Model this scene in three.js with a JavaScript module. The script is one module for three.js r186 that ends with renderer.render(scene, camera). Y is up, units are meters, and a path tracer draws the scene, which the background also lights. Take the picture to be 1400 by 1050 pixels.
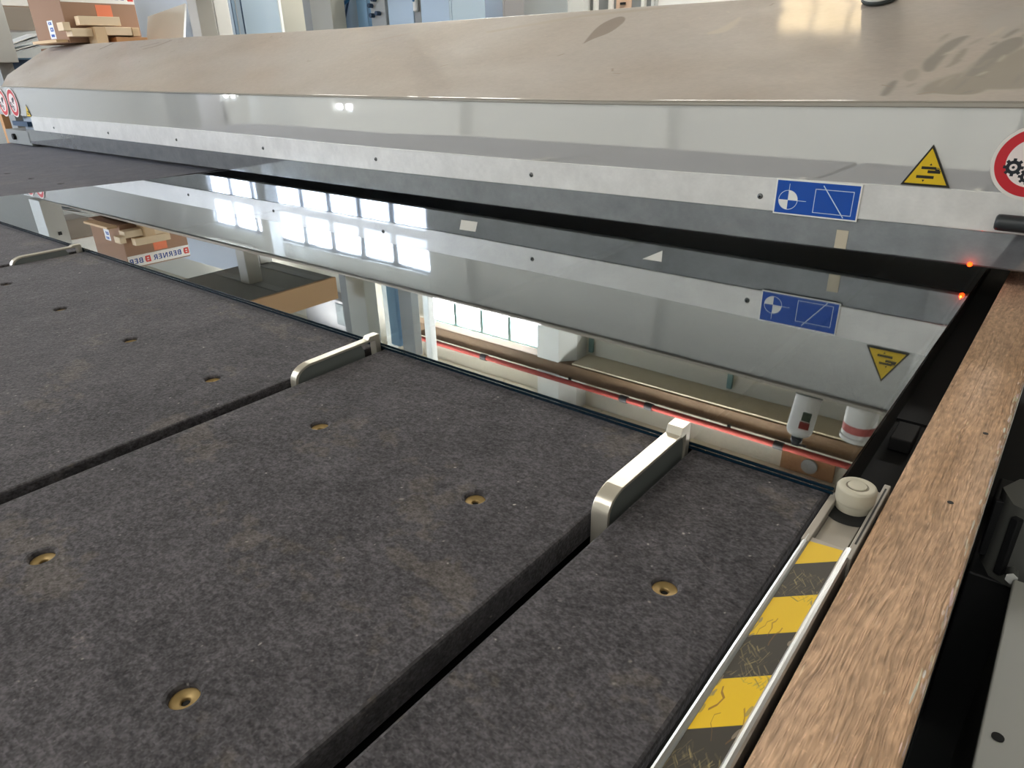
import * as THREE from 'three';
import { RoundedBoxGeometry } from 'three/addons/geometries/RoundedBoxGeometry.js';
import { mergeGeometries } from 'three/addons/utils/BufferGeometryUtils.js';
import { RectAreaLightUniformsLib } from 'three/addons/lights/RectAreaLightUniformsLib.js';

// ---------- camera, sky, exposure, large lights ----------
RectAreaLightUniformsLib.init();
const scene = new THREE.Scene();
scene.background = new THREE.Color(0.75, 0.85, 1.0);
const camera = new THREE.PerspectiveCamera(58.25, 1400 / 1050, 0.05, 60);
camera.position.set(0, 1.4, 0);
camera.rotation.order = 'YXZ';
camera.rotation.set(-0.435347, 0.689894, -0.025572);
scene.add(camera);
const renderer = new THREE.WebGLRenderer({ antialias: true });
renderer.toneMapping = THREE.LinearToneMapping;
renderer.toneMappingExposure = 1.74;
renderer.shadowMap.enabled = true;
const L_BACK = 11, L_REAR = 8.5, L_ADDED_HALL = 12, L_ADDED_WALL = 12.5, L_SPOT = 7;      // radiance of back window, rear window, added hall lamps, added wall lamps, warm lamp
function areaLight(w, h, power, color, pos, look) {
  const l = new THREE.RectAreaLight(color, power, w, h);
  l.position.set(...pos); l.lookAt(...look); scene.add(l); return l;
}

// ---------- helpers ----------
let seed = 7;
const rnd = () => { seed = (seed * 1664525 + 1013904223) >>> 0; return seed / 4294967296; };
const rr = (a, b) => a + (b - a) * rnd();
const taken = new Map();
function numbered(n) { const k = taken.get(n) || 0; taken.set(n, k + 1); return k ? `${n}_${String(k).padStart(3, '0')}` : n; }
function shade(o) { o.castShadow = o.receiveShadow = true; return o; }
function tag(o, label, category, group) { o.userData.label = label; o.userData.category = category; if (group) o.userData.group = group; return o; }
function thing(name, label, category, pos = [0, 0, 0], group, turn = 0) {
  const g = new THREE.Group(); g.name = numbered(name); g.position.set(...pos); g.rotation.y = turn; scene.add(g); return tag(g, label, category, group);
}
function part(name, geo, mat, parent, label) {
  const m = shade(new THREE.Mesh(geo, mat)); m.name = parent === scene ? numbered(name) : name;
  if (parent !== scene) { let k = 0; const used = new Set(parent.children.map((c) => c.name)); while (used.has(m.name)) m.name = `${name}_${String(++k).padStart(3, '0')}`; }
  if (label) m.userData.label = label; parent.add(m); return m;
}
function struct(name, geo, mat, parent = scene) { const m = part(name, geo, mat, parent); if (parent === scene) m.userData.kind = 'structure'; return m; }
// uv in metres by the largest axis of each face
function muv(g, along = 0) {
  g = g.index ? g.toNonIndexed() : g; const p = g.attributes.position, uv = new Float32Array(p.count * 2), n = new THREE.Vector3(), a = new THREE.Vector3(), b = new THREE.Vector3(), c = new THREE.Vector3();
  for (let i = 0; i < p.count; i += 3) {
    a.fromBufferAttribute(p, i); b.fromBufferAttribute(p, i + 1); c.fromBufferAttribute(p, i + 2); n.copy(b).sub(a).cross(c.sub(a));
    const x = Math.abs(n.x), y = Math.abs(n.y), z = Math.abs(n.z);
    for (let k = 0; k < 3; k++) { a.fromBufferAttribute(p, i + k); const [u, v] = y >= x && y >= z ? [a.x, a.z] : x >= z ? [a.y, a.z] : [a.x, a.y]; uv[2 * (i + k)] = u; uv[2 * (i + k) + 1] = v; }
  }
  g.setAttribute('uv', new THREE.BufferAttribute(uv, 2)); return g;
}
function box(x0, x1, y0, y1, z0, z1, r = 0) {
  const w = x1 - x0, h = y1 - y0, d = z1 - z0;
  const g = r > 0 ? new RoundedBoxGeometry(w, h, d, 2, Math.min(r, w * 0.49, h * 0.49, d * 0.49)) : new THREE.BoxGeometry(w, h, d);
  g.translate((x0 + x1) / 2, (y0 + y1) / 2, (z0 + z1) / 2); return muv(g);
}
function cyl(r0, r1, h, seg = 24, bev = 0) {          // lathe with bevelled rims, base at y = 0
  const b = bev; const pts = [[0, 0], [r0 - b, 0], [r0, b], [r1, h - b], [r1 - b, h], [0, h]].map(([x, y]) => new THREE.Vector2(Math.max(x, 0), y));
  return new THREE.LatheGeometry(pts, seg).toNonIndexed().deleteAttribute('normal') && flat(new THREE.LatheGeometry(pts, seg));
}
function flat(g) { g = g.toNonIndexed(); g.computeVertexNormals(); return g; }
function lathe(pts, seg = 32) { return new THREE.LatheGeometry(pts.map(([x, y]) => new THREE.Vector2(x, y)), seg); }
function extr(shapePts, depth, bevel = 0, holes = []) {
  const s = Array.isArray(shapePts) ? new THREE.Shape(shapePts.map(([x, y]) => new THREE.Vector2(x, y))) : shapePts; holes.forEach((h) => s.holes.push(h));
  return new THREE.ExtrudeGeometry(s, { depth: depth - 2 * bevel, bevelEnabled: bevel > 0, bevelSize: bevel, bevelThickness: bevel, bevelOffset: -bevel, bevelSegments: 2, curveSegments: 20 }).translate(0, 0, bevel);
}
// hash noise
const perm = new Uint16Array(65536); for (let i = 0; i < 65536; i++) perm[i] = (rnd() * 65536) | 0;
const hsh = (x, y, s) => perm[(perm[(x + s * 131) & 65535] + y) & 65535] / 65536;
function noise(x, y, per, s = 0) {                    // tiling value noise, period per
  const xi = Math.floor(x), yi = Math.floor(y), f = x - xi, g = y - yi, u = f * f * (3 - 2 * f), v = g * g * (3 - 2 * g), m = (a) => ((a % per) + per) % per;
  const a = hsh(m(xi), m(yi), s), b = hsh(m(xi + 1), m(yi), s), c = hsh(m(xi), m(yi + 1), s), d = hsh(m(xi + 1), m(yi + 1), s);
  return a + (b - a) * u + (c - a) * v + (a - b - c + d) * u * v;
}
function tex(canvas, srgb = true, rep) {
  const t = new THREE.CanvasTexture(canvas); t.wrapS = t.wrapT = THREE.RepeatWrapping; if (srgb) t.colorSpace = THREE.SRGBColorSpace; if (rep) t.repeat.set(...rep); return t;
}
function canvas(w, h, draw) { const c = document.createElement('canvas'); c.width = w; c.height = h; const x = c.getContext('2d'); draw(x, w, h); return c; }
function pixels(w, h, fn) { return canvas(w, h, (x) => { const im = x.createImageData(w, h), d = im.data; for (let j = 0; j < h; j++) for (let i = 0; i < w; i++) { const c = fn(i, j), k = 4 * (j * w + i); d[k] = c[0]; d[k + 1] = c[1]; d[k + 2] = c[2]; d[k + 3] = 255; } x.putImageData(im, 0, 0); }); }
const M = (p) => new THREE.MeshStandardMaterial(p);
const P = (p) => new THREE.MeshPhysicalMaterial(p);

// ---------- materials ----------
// felt: the colour tile is 2 m, the fibre relief 0.5 m
const feltC = pixels(2048, 2048, (i, j) => {
  const n = noise(i * 0.62, j * 0.8, 65536, 1), a = noise(i * 0.2, j * 0.34, 65536, 2), e = noise(i / 18, j / 22, 65536, 4), c = noise(i / 60, j / 90, 65536, 3), st = noise(i / 110, j / 80, 65536, 8) + 0.5 * noise(i / 26, j / 20, 65536, 9) + 0.3 * noise(i / 7, j / 6, 65536, 10);
  let k = 0.76 + 0.36 * (n - 0.5) + 0.28 * (a - 0.5) + 0.12 * (e - 0.5) + 0.12 * (c - 0.5), w = 0; if (st > 1.18) { const q = Math.min(1, (st - 1.18) * 7); k += 0.07 * q; w = 5 * q; }
  return [93 * k + w, 90 * k + w * 0.6, 93 * k - w * 0.4];
});
{ const x = feltC.getContext('2d');
  for (let k = 0; k < 3000; k++) { const s = rr(0.3, 1.5) * (rnd() < 0.06 ? 1.8 : 1), t = rr(-35, 40); x.fillStyle = `rgba(${188 + t},${182 + t},${172 + t},${rr(0.2, 0.8)})`; x.beginPath(); x.ellipse(rr(0, 2048), rr(0, 2048), s * rr(0.6, 1.8), s * rr(0.5, 1), rr(0, 3), 0, 7); x.fill(); }
  for (let k = 0; k < 900; k++) { const d = rnd() < 0.5, l = rr(6, 34), g = rr(0, 6.3), a = rr(0, 2048), b = rr(0, 2048); x.strokeStyle = d ? `rgba(150,142,136,${rr(0.06, 0.25)})` : `rgba(34,31,32,${rr(0.1, 0.35)})`; x.lineWidth = rr(0.5, 1.3); x.beginPath(); x.moveTo(a, b); x.quadraticCurveTo(a + l * 0.5 * Math.cos(g) + rr(-5, 5), b + l * 0.5 * Math.sin(g) + rr(-5, 5), a + l * Math.cos(g), b + l * Math.sin(g)); x.stroke(); }
  for (let k = 0; k < 26; k++) { const a = rr(0, 2048), b = rr(0, 2048); for (let q = 0; q < 30; q++) { x.fillStyle = `rgba(172,160,150,${rr(0.05, 0.22)})`; x.beginPath(); x.ellipse(a + rr(-26, 26) * rnd(), b + rr(-14, 14) * rnd(), rr(0.6, 3), rr(0.5, 2), rr(0, 3), 0, 7); x.fill(); } }
}
const feltB = pixels(512, 512, (i, j) => { const u = i / 512, v = j / 512, k = 255 * (0.5 * noise(u * 250, v * 250, 250, 5) + 0.3 * noise(u * 90, v * 110, 90, 6) + 0.2 * noise(u * 20, v * 20, 20, 7)); return [k, k, k]; });
const felt = P({ map: tex(feltC, true, [0.5, 0.5]), bumpMap: tex(feltB, false, [2, 2]), bumpScale: 0.0012, roughness: 0.95, specularIntensity: 0.5, sheen: 0.8, sheenColor: new THREE.Color(0.42, 0.42, 0.45), sheenRoughness: 0.7 });
// wood beam: uv metres, x across, z along (tile 0.5 x 2 m)
const woodK = (i, j) => { const u = i / 512, v = j / 1024, w = noise(u * 3, v * 5, 65536, 10) * 6 + noise(u * 9, v * 24, 65536, 11) * 2.2, fib = noise(u * 60 + w, v * 34, 65536, 12), fine = noise(u * 150 + w * 2, v * 120, 65536, 13), gr = noise(u * 17 + w, v * 9, 65536, 14), fl = noise(u * 70, v * 300, 65536, 15), rough = noise(u * 34, v * 110, 65536, 16); return [fib, fine, gr, fl, rough]; };
const woodC = pixels(512, 2048, (i, j) => {
  const [fib, fine, gr, fl, rough] = woodK(i, j), b = noise(i / 150, j / 260, 65536, 17);
  let k = 0.87 + 0.1 * (fib - 0.5) + 0.12 * (fine - 0.5) + 0.12 * (gr - 0.5) + 0.15 * (rough - 0.5) + 0.16 * (b - 0.5); if (fl > 0.84) k += 0.7 * (fl - 0.84); if (fib < 0.08) k -= 0.08;
  return [208 * k, (170 + 8 * (b - 0.5)) * k, (136 + 18 * (b - 0.5)) * k];
});
{ const x = woodC.getContext('2d');
  for (let k = 0; k < 30; k++) { x.strokeStyle = `rgba(104,74,52,${rr(0.35, 0.75)})`; x.lineWidth = rr(0.8, 2.2); const a = rr(20, 330), b = rr(0, 2048), l = rr(60, 300); x.beginPath(); x.moveTo(a, b); x.bezierCurveTo(a + rr(-4, 4), b + l / 3, a + rr(-8, 8), b + l * 0.7, a + rr(-10, 10), b + l); x.stroke(); }
  for (let k = 0; k < 150; k++) { x.fillStyle = `rgba(${222 + rr(0, 25)},${196 + rr(0, 25)},${168 + rr(0, 25)},${rr(0.2, 0.55)})`; x.beginPath(); x.ellipse(rr(0, 352), rr(0, 2048), rr(1, 3), rr(2, 9), rr(-0.5, 0.5), 0, 7); x.fill(); }
  for (let k = 0; k < 260; k++) { const e = Math.pow(rnd(), 2.2) * 26; x.fillStyle = `rgba(${214 + rr(0, 30)},${202 + rr(0, 30)},${196 + rr(0, 30)},${rr(0.25, 0.8)})`; x.beginPath(); x.ellipse(350 - e, rr(0, 2048), rr(1.5, 5), rr(3, 16), rr(-0.3, 0.3), 0, 7); x.fill(); }   // chipped pale edge
}
const woodT = tex(woodC, true, [8, 0.5]), woodB = tex(pixels(512, 1024, (i, j) => { const [fib, fine, gr, fl, rough] = woodK(i, j * 2), k = 255 * (0.35 * fib + 0.25 * fine + 0.2 * gr + 0.2 * rough); return [k, k, k]; }), false, [8, 0.5]);
for (const t of [woodT, woodB]) t.offset.set(0.0855 * 8, 0.75);
const wood = M({ map: woodT, bumpMap: woodB, bumpScale: 0.002, roughness: 0.85 });
const pine = M({ color: 0xe8d2b2, roughness: 0.75 }), pineB = M({ color: 0xd8ba94, roughness: 0.75 }), pineC = M({ color: 0xb98d62, roughness: 0.8 });
const card = M({ color: 0x9c7c66, roughness: 0.9 }), cardB = M({ color: 0x8c6c58, roughness: 0.9 }), cardC = M({ color: 0xa98a72, roughness: 0.9 });
// sheet metal of the bridge
const smear = (s, lo, hi) => pixels(1024, 256, (i, j) => { const u = i / 1024, v = j / 256, k = lo + (hi - lo) * (0.5 * noise(u * 40, v * 9, 40, s) + 0.3 * noise(u * 160, v * 30, 160, s + 1) + 0.2 * noise(u * 500, v * 120, 500, s + 2)); return [k, k, k]; });
const fascia = P({ color: 0xe0e0de, roughness: 0.025, metalness: 0.55, clearcoat: 0.3, clearcoatRoughness: 0.02, bumpMap: tex(pixels(512, 64, (i, j) => { const k = 255 * noise(i / 512 * 9, j / 64 * 2, 9, 40); return [k, k, k]; }), false, [0.22, 1]), bumpScale: 0.0012 });
const strip = P({ color: 0xf0efec, map: tex(smear(51, 228, 255), true, [0.4, 2]), roughness: 0.42, metalness: 0.2, clearcoat: 0.8, clearcoatRoughness: 0.03 });
const barM = P({ color: 0x9da1a5, roughness: 0.03, metalness: 0.5, clearcoat: 0.3, clearcoatRoughness: 0.03, map: tex(smear(61, 215, 255), true, [0.5, 3]) });
const darkM = M({ color: 0x1b1c1e, roughness: 0.6 }), blackM = M({ color: 0x0b0c0d, roughness: 0.75 });
const alu = M({ color: 0xb9bab8, roughness: 0.32, metalness: 0.85 }), chrome = M({ color: 0xd6d0c2, roughness: 0.3, metalness: 0.7 }), steel = M({ color: 0x777a7b, roughness: 0.4, metalness: 0.7 });
const nylon = M({ color: 0xb9b3a1, roughness: 0.5 }), nylonD = M({ color: 0x7b7566, roughness: 0.6 }), castM = M({ color: 0xa09a90, roughness: 0.55, metalness: 0.3 });
const brass = M({ color: 0xa28a5c, roughness: 0.45, metalness: 0.6 });
const greyPaint = M({ color: 0x8a8d8c, roughness: 0.5 }), lightPaint = M({ color: 0xc3c5c2, roughness: 0.55 }), bluePaint = M({ color: 0x7ea5c6, roughness: 0.5 }), paleBlue = M({ color: 0xb4cbe0, roughness: 0.45 }), whiteM = M({ color: 0xeeeeea, roughness: 0.55 }), midGrey = M({ color: 0x9b9a9c, roughness: 0.55 }), navy = M({ color: 0x2c4560, roughness: 0.6 }), hose = M({ color: 0x2f6f9e, roughness: 0.4 }), redM = M({ color: 0x8f3a32, roughness: 0.85 }), peach = M({ color: 0xe0bfa6, roughness: 0.6 });
const pane = P({ color: 0xffffff, transmission: 1, roughness: 0, ior: 2.3, thickness: 0.005, attenuationColor: new THREE.Color(0.28, 0.62, 0.62), attenuationDistance: 0.25 });
const film = P({ color: 0xdfe6e8, transmission: 1, roughness: 0, thickness: 0, specularIntensity: 0 });
const wallM = M({ color: 0xc9c4b6, roughness: 0.85 }), wallG = M({ color: 0xd6d8d6, roughness: 0.85 }), concrete = M({ color: 0xa3a19b, roughness: 0.8, map: tex(smear(71, 190, 255), true, [0.2, 0.5]) }), ceilM = M({ color: 0xd5cfbd, roughness: 0.9 }), brownM = M({ color: 0x634d35, roughness: 0.7 });

// ---------- room ----------
const RX0 = -16, RX1 = 4, ZB = -5, ZF = 3, H = 3.5;
struct('floor', box(RX0, RX1, -0.1, 0, ZB, ZF), concrete);
const ceil = struct('ceiling', box(RX0 - 0.2, RX1 + 0.2, H + 0.06, H + 0.2, ZB - 0.2, ZF + 0.2), ceilM);
for (let k = 0; k < 17; k++) part('ceiling_panel', box(RX0 + k * 1.18 + 0.006, Math.min(RX0 + (k + 1) * 1.18 - 0.006, RX1), H, H + 0.058, ZB, ZF, 0.008), ceilM, ceil);
struct('wall_left', box(RX0 - 0.2, RX0, 0, H + 0.06, ZB, ZF), wallG);
struct('wall_right', box(RX1, RX1 + 0.2, 0, H + 0.06, ZB, ZF), wallG);
function holed(x0, x1, y0, y1, holes, z, t) {         // wall with rectangular openings
  const s = new THREE.Shape([[x0, y0], [x1, y0], [x1, y1], [x0, y1]].map((p) => new THREE.Vector2(...p)));
  for (const [a, b, c, d] of holes) s.holes.push(new THREE.Path([[a, c], [a, d], [b, d], [b, c]].map((p) => new THREE.Vector2(...p))));
  return muv(new THREE.ExtrudeGeometry(s, { depth: t, bevelEnabled: false }).translate(0, 0, z));
}
struct('wall_back', holed(RX0, RX1, 0, H + 0.06, [[-5.28, -3.79, 2.2, 3.07]], ZB - 0.2, 0.2), wallM);
const REAR = [[-13.3, -7.15, 2.12, 3.25], [-8.95, -8.5, 0.82, 1.14], [-12.2, -11.2, 0.92, 1.12]];
struct('wall_rear', holed(RX0, RX1, 0, H + 0.06, REAR, ZF, 0.2), wallG);
const teal = M({ color: 0x6d8d8a, roughness: 0.5 });
function glow(c, i) { return M({ color: 0x000000, roughness: 1, emissive: c, emissiveIntensity: i }); }
function windowUnit(n, x0, x1, y0, y1, z, facing, cols, rows, power, color, bar, mat, pieces = 1) {
  const w = new THREE.Group(); w.name = `window_${n}`; w.userData.kind = 'structure'; scene.add(w);
  const cw = (x1 - x0) / cols, rh = (y1 - y0) / rows, g = glow(new THREE.Color(color), power), zs = facing;
  part('window_frame', mergeGeometries([box(x0 - 0.02, x1 + 0.02, y0 - 0.03, y0 + 0.012, z - 0.03, z + 0.03), box(x0 - 0.02, x1 + 0.02, y1 - 0.012, y1 + 0.03, z - 0.03, z + 0.03), box(x0 - 0.02, x0 + 0.012, y0, y1, z - 0.03, z + 0.03), box(x1 - 0.012, x1 + 0.02, y0, y1, z - 0.03, z + 0.03)]), mat, w);
  for (let i = 1; i < cols; i++) part('mullion', box(x0 + i * cw - bar / 2, x0 + i * cw + bar / 2, y0, y1, z - 0.028, z + 0.028), mat, w);
  for (let j = 1; j < rows; j++) part('transom', box(x0, x1, y0 + j * rh - bar / 2, y0 + j * rh + bar / 2, z - 0.026, z + 0.026), mat, w);
  for (let i = 0; i < cols; i++) for (let j = 0; j < rows; j++) {
    const a = x0 + i * cw + bar / 2, b = x0 + (i + 1) * cw - bar / 2, c = y0 + j * rh + bar / 2, d = y0 + (j + 1) * rh - bar / 2;
    part('pane', box(a, b, c, d, z - 0.006, z + 0.006), g, w);
    areaLight(b - a, d - c, power, color, [(a + b) / 2, (c + d) / 2, z + zs * 0.01], [(a + b) / 2, (c + d) / 2, z + zs]);
  }
}
windowUnit(1, -5.28, -3.79, 2.2, 3.07, ZB - 0.05, 1, 4, 1, L_BACK, '#fbfdff', 0.035, teal);
windowUnit(2, ...REAR[0], ZF + 0.06, -1, 8, 2, L_REAR, '#dfeaff', 0.12, M({ color: 0x55605f, roughness: 0.6 }));
windowUnit(3, ...REAR[1], ZF + 0.06, -1, 2, 2, 5, '#ffffff', 0.09, lightPaint);
windowUnit(4, ...REAR[2], ZF + 0.06, -1, 4, 1, 5, '#ffffff', 0.12, lightPaint);
// pilaster, timber beam, wall joints
struct('trim_1', extr([[-3.58, ZB], [-3.58, -4.72], [-3.34, -4.72], [-3.22, -4.84], [-3.22, ZB]].map(([x, z]) => [x, -z]).reverse(), H, 0.004).rotateX(-Math.PI / 2), wallG);
struct('trim_2', box(-5.6, 3.9, 2.99, 3.13, -4.86, -4.72, 0.01), brownM);
struct('trim_3', box(-3.2, 3.9, 2.972, 2.989, ZB, -4.73, 0.003), M({ color: 0xb3a992, roughness: 0.8 }));
for (const [n, x] of [[4, -3.16], [5, -1.84]]) struct(`trim_${n}`, box(x - 0.02, x + 0.02, 2.2, 2.94, ZB, ZB + 0.03), teal);
{ const t = thing('water_pipe', 'long red pipe running under the ceiling along the back wall, seen reflected in the glass', 'pipe', [0, 3.14, -4.67]);
  part('tube', new THREE.CylinderGeometry(0.024, 0.024, 9.2, 20).rotateZ(Math.PI / 2).translate(-0.9, 0, 0), redM, t);
  for (const x of [-4.2, -2.62, -2.38, -1.3]) part('coupling', new THREE.CylinderGeometry(0.032, 0.032, 0.07, 16).rotateZ(Math.PI / 2).translate(x, 0, 0), darkM, t);
  for (const x of [-5, -3.2, -1.7, 0.5]) part('pipe_bracket', box(x - 0.012, x + 0.012, -0.03, 0.03, -0.04, -0.02), darkM, t);
}
{ const t = thing('wall_board', 'orange brown plywood board with a round grey vent high on the back wall, seen reflected in the glass', 'board', [-1.15, 3.3, -4.98]);
  part('panel', box(-0.2, 0.2, 0, 0.19, -0.01, 0.015, 0.003), M({ color: 0x8f6a48, roughness: 0.8 }), t);
  part('vent', new THREE.CylinderGeometry(0.06, 0.06, 0.03, 24).rotateX(Math.PI / 2).translate(0.02, 0.1, 0.02), greyPaint, t);
}
// rear side of the hall, mirrored in the metal fascia
for (const [k, x] of [[6, -14.6], [7, -6.4], [8, -3.6], [9, -0.8]]) struct(`trim_${k}`, box(x - 0.15, x + 0.15, 0, H, ZF - 0.14, ZF, 0.006), wallG);
{ const t = thing('rear_column', 'pale column mirrored as a light upright in the metal fascia', 'column', [-10.35, 0, 2.5]); part('shaft', box(-0.14, 0.14, 0, 3.5, -0.1, 0.1, 0.01), lightPaint, t); part('base_plate', box(-0.22, 0.22, 0, 0.02, -0.18, 0.18), steel, t);
  const u = thing('rear_locker', 'grey locker row behind the viewer, mirrored faintly in the fascia', 'locker', [-12.6, 0, 2.7]); part('carcass', box(-0.6, 0.6, 0, 1.9, -0.2, 0.2, 0.006), midGrey, u); for (const x of [-0.4, 0, 0.4]) part('door', box(x - 0.19, x + 0.19, 0.05, 1.87, -0.225, -0.2, 0.003), greyPaint, u); }
// strip lamps added out of view to brighten hall and back wall
for (const [x, y, z] of [[-11, 3.3, 1.2], [-8, 3.3, 1.2], [-5, 3.3, 1.2], [-2, 3.3, 1.2], [0.3, 3.3, 1.9], [-8.8, 3.4, -4.4], [-6.2, 3.4, -4.4], [-4.75, 3.4, -4.3], [-2.0, 3.4, -4.4], [0.6, 3.4, -4.4]]) {
  const back = z < 0, t = thing('added_ceiling_lamp', back ? 'added unseen strip lamp brightening the back wall from under the ceiling' : 'added unseen strip lamp lighting the hall from the ceiling behind the viewer', 'lamp', [x, y, z], back ? 'added strip lamps along the back wall' : 'added strip lamps over the hall');
  part('housing', box(-0.78, 0.78, 0.02, 0.08, -0.12, 0.12, 0.01), whiteM, t);
  part('diffuser', box(-0.75, 0.75, 0, 0.02, -0.1, 0.1), glow(new THREE.Color('#fffdf8'), back ? L_ADDED_WALL : L_ADDED_HALL), t);
  for (const a of [-0.49, 0.49]) part('hanger', box(a - 0.01, a + 0.01, 0.08, 3.5 - y, -0.01, 0.01), steel, t);
  areaLight(1.5, 0.2, back ? L_ADDED_WALL : L_ADDED_HALL, '#fffdf8', [x, y - 0.005, z], [x, 0, z]);
}
{ const t = thing('grid_lamp', 'square warm ceiling lamp with a cross grid, mirrored in the taupe cover', 'lamp', [-1.42, 3.36, -3.95]);
  part('housing', box(-0.3, 0.3, 0.02, 0.14, -0.16, 0.16, 0.01), whiteM, t);
  const g = glow(new THREE.Color('#ffe2b0'), L_SPOT);
  for (const x of [-0.195, 0, 0.195]) for (const z of [-0.075, 0.075]) { part('diffuser', box(x - 0.085, x + 0.085, 0, 0.02, z - 0.06, z + 0.06), g, t); areaLight(0.17, 0.12, L_SPOT, '#ffe2b0', [-1.42 + x, 3.355, -3.95 + z], [-1.42 + x, 0, -3.95 + z]); }
}

// ---------- cutting table ----------
const TY = 0.95;
const table = thing('cutting_table', 'wide cutting table with dark felt panels, brass bushings and open slots', 'table', [0, TY, 0]);
const ZN = 0.14, ZK = -2.4;                           // near and far end of the felt panels
const HOLE = 0.0122;
function feltPanel(x0, x1, holes) {
  const s = new THREE.Shape([[x0, -ZN], [x1, -ZN], [x1, -ZK], [x0, -ZK]].map((p) => new THREE.Vector2(...p)));
  const p = part('felt_panel', extr(s, 0.034, 0.0035, holes.map(([x, z]) => { const h = new THREE.Path(); h.absarc(x, -z, HOLE, 0, Math.PI * 2, true); return h; })).rotateX(-Math.PI / 2).translate(0, -0.034, 0), felt, table);
  for (const [x, z] of holes) part('brass_bushing', lathe([[0.0036, -0.03], [0.0036, -0.0085], [0.005, -0.007], [HOLE - 0.001, -0.0055], [HOLE + 0.0012, -0.0062], [HOLE + 0.001, -0.03]], 28).translate(x, 0, z), brass, p), part('bore_shade', new THREE.CylinderGeometry(0.0036, 0.0036, 0.001, 12).translate(x, -0.0105, z), blackM, p);  // black disc paints the shade inside each bushing bore
}
feltPanel(-0.308, -0.143, [[-0.216, -0.481]]);
feltPanel(-0.89, -0.335, [[-0.457, -0.482], [-0.749, -0.484], [-0.459, -0.135], [-0.745, -0.132]]);
feltPanel(-2.14, -0.916, [[-1.022, -0.478], [-1.316, -0.48], [-1.631, -0.476], [-1.953, -0.475], [-1.02, -0.133], [-1.32, -0.133], [-1.63, -0.133]]);
feltPanel(-3.375, -2.165, [[-2.3, -0.476], [-2.6, -0.476]]);
feltPanel(-6.3, -3.4, [[-3.971, -1.209], [-3.647, -1.22], [-4.3, -1.21]]);
part('table_frame', mergeGeometries([box(-6.3, -0.06, -0.16, -0.06, -0.02, 0.06), box(-6.3, -0.06, -0.16, -0.06, -2.3, -2.2), box(-6.3, -0.06, -0.16, -0.06, -1.2, -1.1), box(-6.25, 0.0, -0.08, -0.064, ZK, ZN)]), blackM, table);
part('trench', mergeGeometries([box(-0.1425, -0.139, -0.064, -0.012, ZK, ZN), box(-0.0865, -0.08, -0.064, -0.03, ZK, ZN)]), blackM, table);
for (const z of [-1.02]) part('trench_block', box(-0.128, -0.1, -0.06, -0.04, z - 0.03, z + 0.03, 0.002), blackM, table);
for (const x of [-6.1, -4, -2, -0.2]) for (const z of [0, -2.2]) part('leg', box(x - 0.05, x + 0.05, -0.95, -0.16, z - 0.05, z + 0.05), darkM, table);
part('side_skirt', box(-0.012, 0.0005, -0.6, -0.03, ZK, ZN), blackM, table);

// wooden edge beam
{ const t = thing('wooden_beam', 'weathered brown wooden beam along the right edge of the table', 'beam', [0, TY, 0]);
  part('plank', extr([[-0.0855, -0.029], [0.0005, -0.029], [0.0005, -0.006], [-0.0005, -0.0028], [-0.0032, -0.0006], [-0.0075, 0], [-0.0838, 0], [-0.0855, -0.0015]], ZN - ZK).translate(0, 0, ZK), wood, t);
  for (const [x, z] of [[-0.03, -0.79], [-0.022, -0.99]]) part('nail_hole', new THREE.CylinderGeometry(0.0032, 0.0032, 0.002, 12).translate(x, -0.0006, z), blackM, t);
}

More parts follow.
